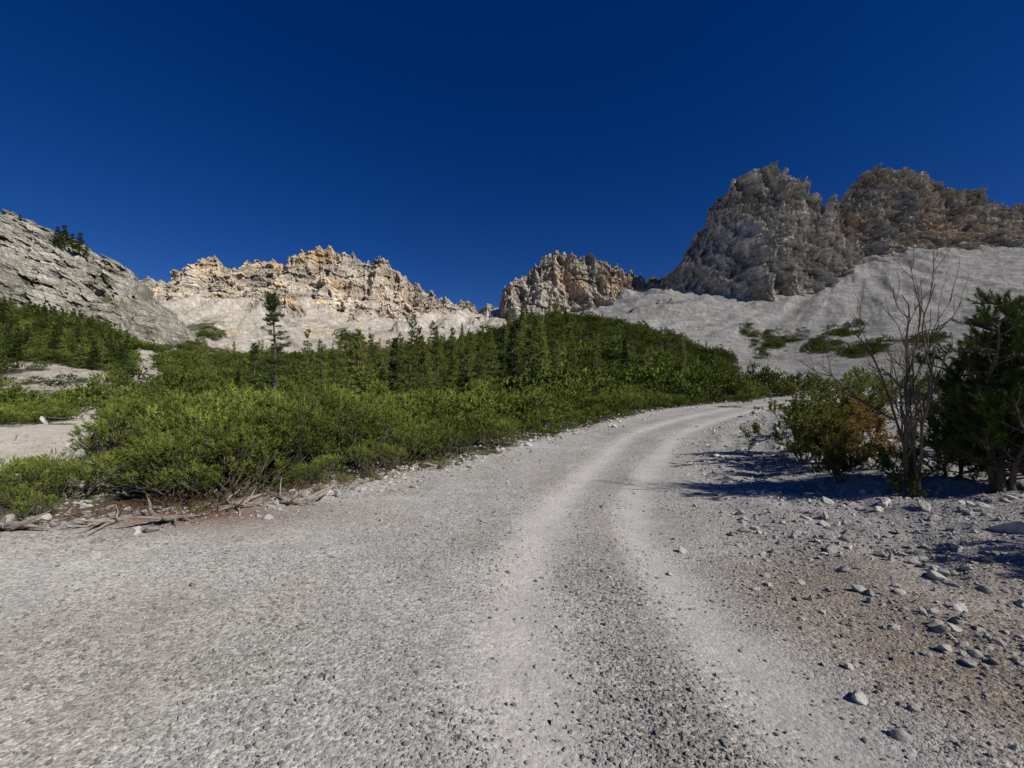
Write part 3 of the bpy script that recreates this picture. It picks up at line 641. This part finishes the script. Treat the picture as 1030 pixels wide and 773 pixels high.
# dead brush and roots (left verge)
b=mugo('dead_brush_mesh',77,14,22,20,.04,.003,m_brown)
for k,(xx,yy,s) in enumerate([(-4.75,6.15,.42),(-4.1,6.2,.36),(-5.3,5.9,.36),(-3.5,7.0,.38),(-2.9,7.6,.3)]):
    add_obj('dead_juniper',b,(xx,yy,gz(xx,yy)-.04),(0,0,k),(s*1.4,s*1.4,s*.55))
def roots(name,seed,l):
    global rng
    rng=np.random.default_rng(seed);q=MB()
    for i in range(11):
        a=rng.random()*6.283 if i>1 else i*.3;d=np.array([math.cos(a),math.sin(a),.25*rng.random()]);pts=[np.array([0,0,.06])]
        for k in range(9): d=d+rng.normal(size=3)*np.array([.22,.22,.14]);d/=np.linalg.norm(d);p=pts[-1]+d*l/9*(1 if i<2 else .6);p[2]=max(p[2],.015);pts.append(p)
        q.tube(np.array(pts),np.linspace(.045,.007,10)*(1 if i<2 else .5),0,6)
    return q.mesh(name,[deadwood])
for k,(xx,yy,l) in enumerate([(-3.3,6.6,.8),(-4.9,5.5,.7),(-4.3,5.75,.6),(-5.9,5.25,.5),(-3.9,6.3,.8),(-1.6,9.6,.6)]):
    add_obj('dead_branch',roots('root_mesh_%d'%k,60+k,l),(xx,yy,gz(xx,yy)-.02),(0,0,k*2.))

# ---------------------------------------------------------------- stones
stone_m=plain_material('limestone',(.31,.295,.27),(.55,.53,.495),3,.4,.05)
def stone(name,seed,sub_=2,flat=.65):
    import bmesh
    bm=bmesh.new();bmesh.ops.create_icosphere(bm,subdivisions=sub_,radius=.5)
    V=np.array([v.co[:] for v in bm.verts]);Fc=np.array([[v.index for v in f.verts] for f in bm.faces]);bm.free()
    r=np.random.default_rng(seed)
    for k in range(10):
        nrm=r.normal(size=3);nrm/=np.linalg.norm(nrm);dcut=.22+.16*r.random();q=V@nrm;V=V-np.where(q>dcut,q-dcut,0)[:,None]*nrm
    V*=np.array([1.,.65+.3*r.random(),flat*(.7+.5*r.random())]);V+=.03*fbm(V[:,0]*4+seed,V[:,1]*4,V[:,2]*4,3)[:,None]*V/.5
    return new_mesh(name,V*1.3,Fc,None,[stone_m])
st=[stone('stone_%d'%i,500+i) for i in range(8)];stc=coll('stones',st)
def polar(n,r0,r1,seed,a=56):
    r=np.random.default_rng(seed);rad=np.exp(r.uniform(math.log(r0),math.log(r1),n));t=np.radians(r.uniform(-a,a,n));return rad*np.sin(t),rad*np.cos(t)
x,y=polar(95000,1.2,18,8);P,(dl_,dr_,rt_,dm_,_)=place(x,y)
keep=(dl_>-1.2)&(rg.random(len(x))>np.clip(rt_,0,1)*.90)&(rg.random(len(x))<sm(.5+fbm(x/1.2,y/1.2,1.,3)*1.3)+.15)
P=P[keep];n=len(P);s=(.006+.016*rg.random(n)**3.5+.0011*P[:,1])*np.exp(rg.normal(size=n)*.25);s=np.where(rg.random(n)<.007,s*2.1,s)
P[:,2]+=s*.12;scatter('gravel',stc,P,yaw(n,.5),np.repeat(s[:,None],3,1),8)
x,y=polar(52000,1.6,60,9);P,(dl_,dr_,rt_,dm_,_)=place(x,y)
off=np.maximum(-dl_,dr_)
pk=np.where(off>0,.9*np.exp(-off/9),.8*np.exp(off/.35))
pk=np.where(dr_>0,np.maximum(pk,.85),pk)*sm(.8+fbm(x/1.5,y/1.5,6.,3)*1.2)
keep=(rg.random(len(x))<pk);P=P[keep];n=len(P)
s=(.014+.065*rg.random(n)**7+.0028*P[:,1])*np.exp(rg.normal(size=n)*.38);s=np.minimum(s,.3)
P[:,2]+=s*.08;scatter('loose_stones',stc,P,yaw(n,.35),np.repeat(s[:,None],3,1),8)
x,y=polar(6500,5,60,10);P,(dl_,dr_,rt_,dm_,_)=place(x,y);e=np.minimum(np.abs(dl_+.25),np.abs(dr_-.9)+.35)
keep=(rg.random(len(x))<.6*np.exp(-e/.3));P=P[keep];n=len(P);s=(.05+.13*rg.random(n)**4)*(1+.018*P[:,1]);P[:,2]+=s*.08
scatter('verge_rocks',stc,P,yaw(n,.3),np.repeat(s[:,None],3,1),8)
bl=[stone('boulder_%d'%i,700+i,4,.7) for i in range(5)]
for k,(uq,vq,s) in enumerate([(905,498,.38),(880,470,.3),(1020,548,.28),(990,566,.13),(930,520,.18),(960,540,.14),(1000,505,.2),(340,500,.18),(310,506,.14),(128,541,.16),(8,525,.2),(870,455,.25),(815,590,.07),(895,560,.1),(845,500,.14),(790,470,.16),(610,628,.045),(448,718,.05),(780,445,.3),(830,520,.12),(905,535,.12),(45,430,.6),(70,455,.35),(20,445,.5)]):
    yy=CZ*F/(vq-HY)*(.93 if uq>780 else 1);xx=(uq-CX)/F*yy
    add_obj('rock',bl[k%5],(xx,yy,gz(xx,yy)+s*.1),(.2*k,.1*k,k*1.1),(s,s*.8,s*.75))
# ---------------------------------------------------------------- grass tufts
def tuft(name,seed,n=40,h=.16):
    global rng
    rng=np.random.default_rng(seed);q=MB();P=rng.normal(size=(n,3))*.05;P[:,2]=0;D=rng.normal(size=(n,3))*.35;D[:,2]=1
    q.needles(P,D,np.full(n,.01),3,h,.0025,.35,0);return q.mesh(name,[m_grass])
gc=coll('tufts',[tuft('tuft_%d'%i,800+i) for i in range(4)])
x,y=polar(9000,3,45,12);P,(dl_,dr_,_,_,_)=place(x,y)
nn_=fbm(x/1.3,y/1.3,4.,3);pk=np.where(dl_<-.15,np.exp(dl_/1.2)*(nn_>.0),0)+np.where(dr_>1.0,.35*(nn_>.3),0)
keep=rg.random(len(x))<pk;P=P[keep];n=len(P);s=(.4+.8*rg.random(n))*np.where(P[:,0]>0,.6,.9)
scatter('grass',gc,P,yaw(n,.1),np.repeat(s[:,None],3,1),4)

# ---------------------------------------------------------------- light, sky, camera
sdv=Vector((.84,-.54,0)).normalized();el=math.radians(37)
sdir=Vector((sdv.x*math.cos(el),sdv.y*math.cos(el),math.sin(el)))
sl=bpy.data.lights.new('sun','SUN');sl.energy=5.;sl.angle=math.radians(.5);sl.color=(1,.955,.88)
so=bpy.data.objects.new('sun',sl);scene.collection.objects.link(so);so.rotation_euler=sdir.to_track_quat('Z','Y').to_euler()
w=bpy.data.worlds.new('World');scene.world=w;w.use_nodes=True;nt=w.node_tree;nt.nodes.clear()
sk=nt.nodes.new('ShaderNodeTexSky');sk.sky_type='NISHITA';sk.sun_disc=False;sk.sun_elevation=el;sk.sun_rotation=math.atan2(sdv.x,sdv.y);sk.altitude=2500;sk.air_density=1.;sk.dust_density=0.;sk.ozone_density=4
hs=nt.nodes.new('ShaderNodeHueSaturation');hs.inputs['Saturation'].default_value=1.33;hs.inputs['Hue'].default_value=.520
bg=nt.nodes.new('ShaderNodeBackground');bg.inputs['Strength'].default_value=.058
ow=nt.nodes.new('ShaderNodeOutputWorld');nt.links.new(sk.outputs[0],hs.inputs['Color']);nt.links.new(hs.outputs[0],bg.inputs[0]);nt.links.new(bg.outputs[0],ow.inputs[0])
cam=bpy.data.cameras.new('camera');cam.sensor_width=36;cam.lens=36*F/1030;cam.shift_y=13.5/1030;cam.clip_end=8000;cam.clip_start=.05
co=bpy.data.objects.new('camera',cam);co.location=(0,0,CZ);co.rotation_euler=(math.pi/2,0,0);scene.collection.objects.link(co);scene.camera=co
scene.view_settings.view_transform='Standard';scene.view_settings.look='None';scene.view_settings.exposure=0
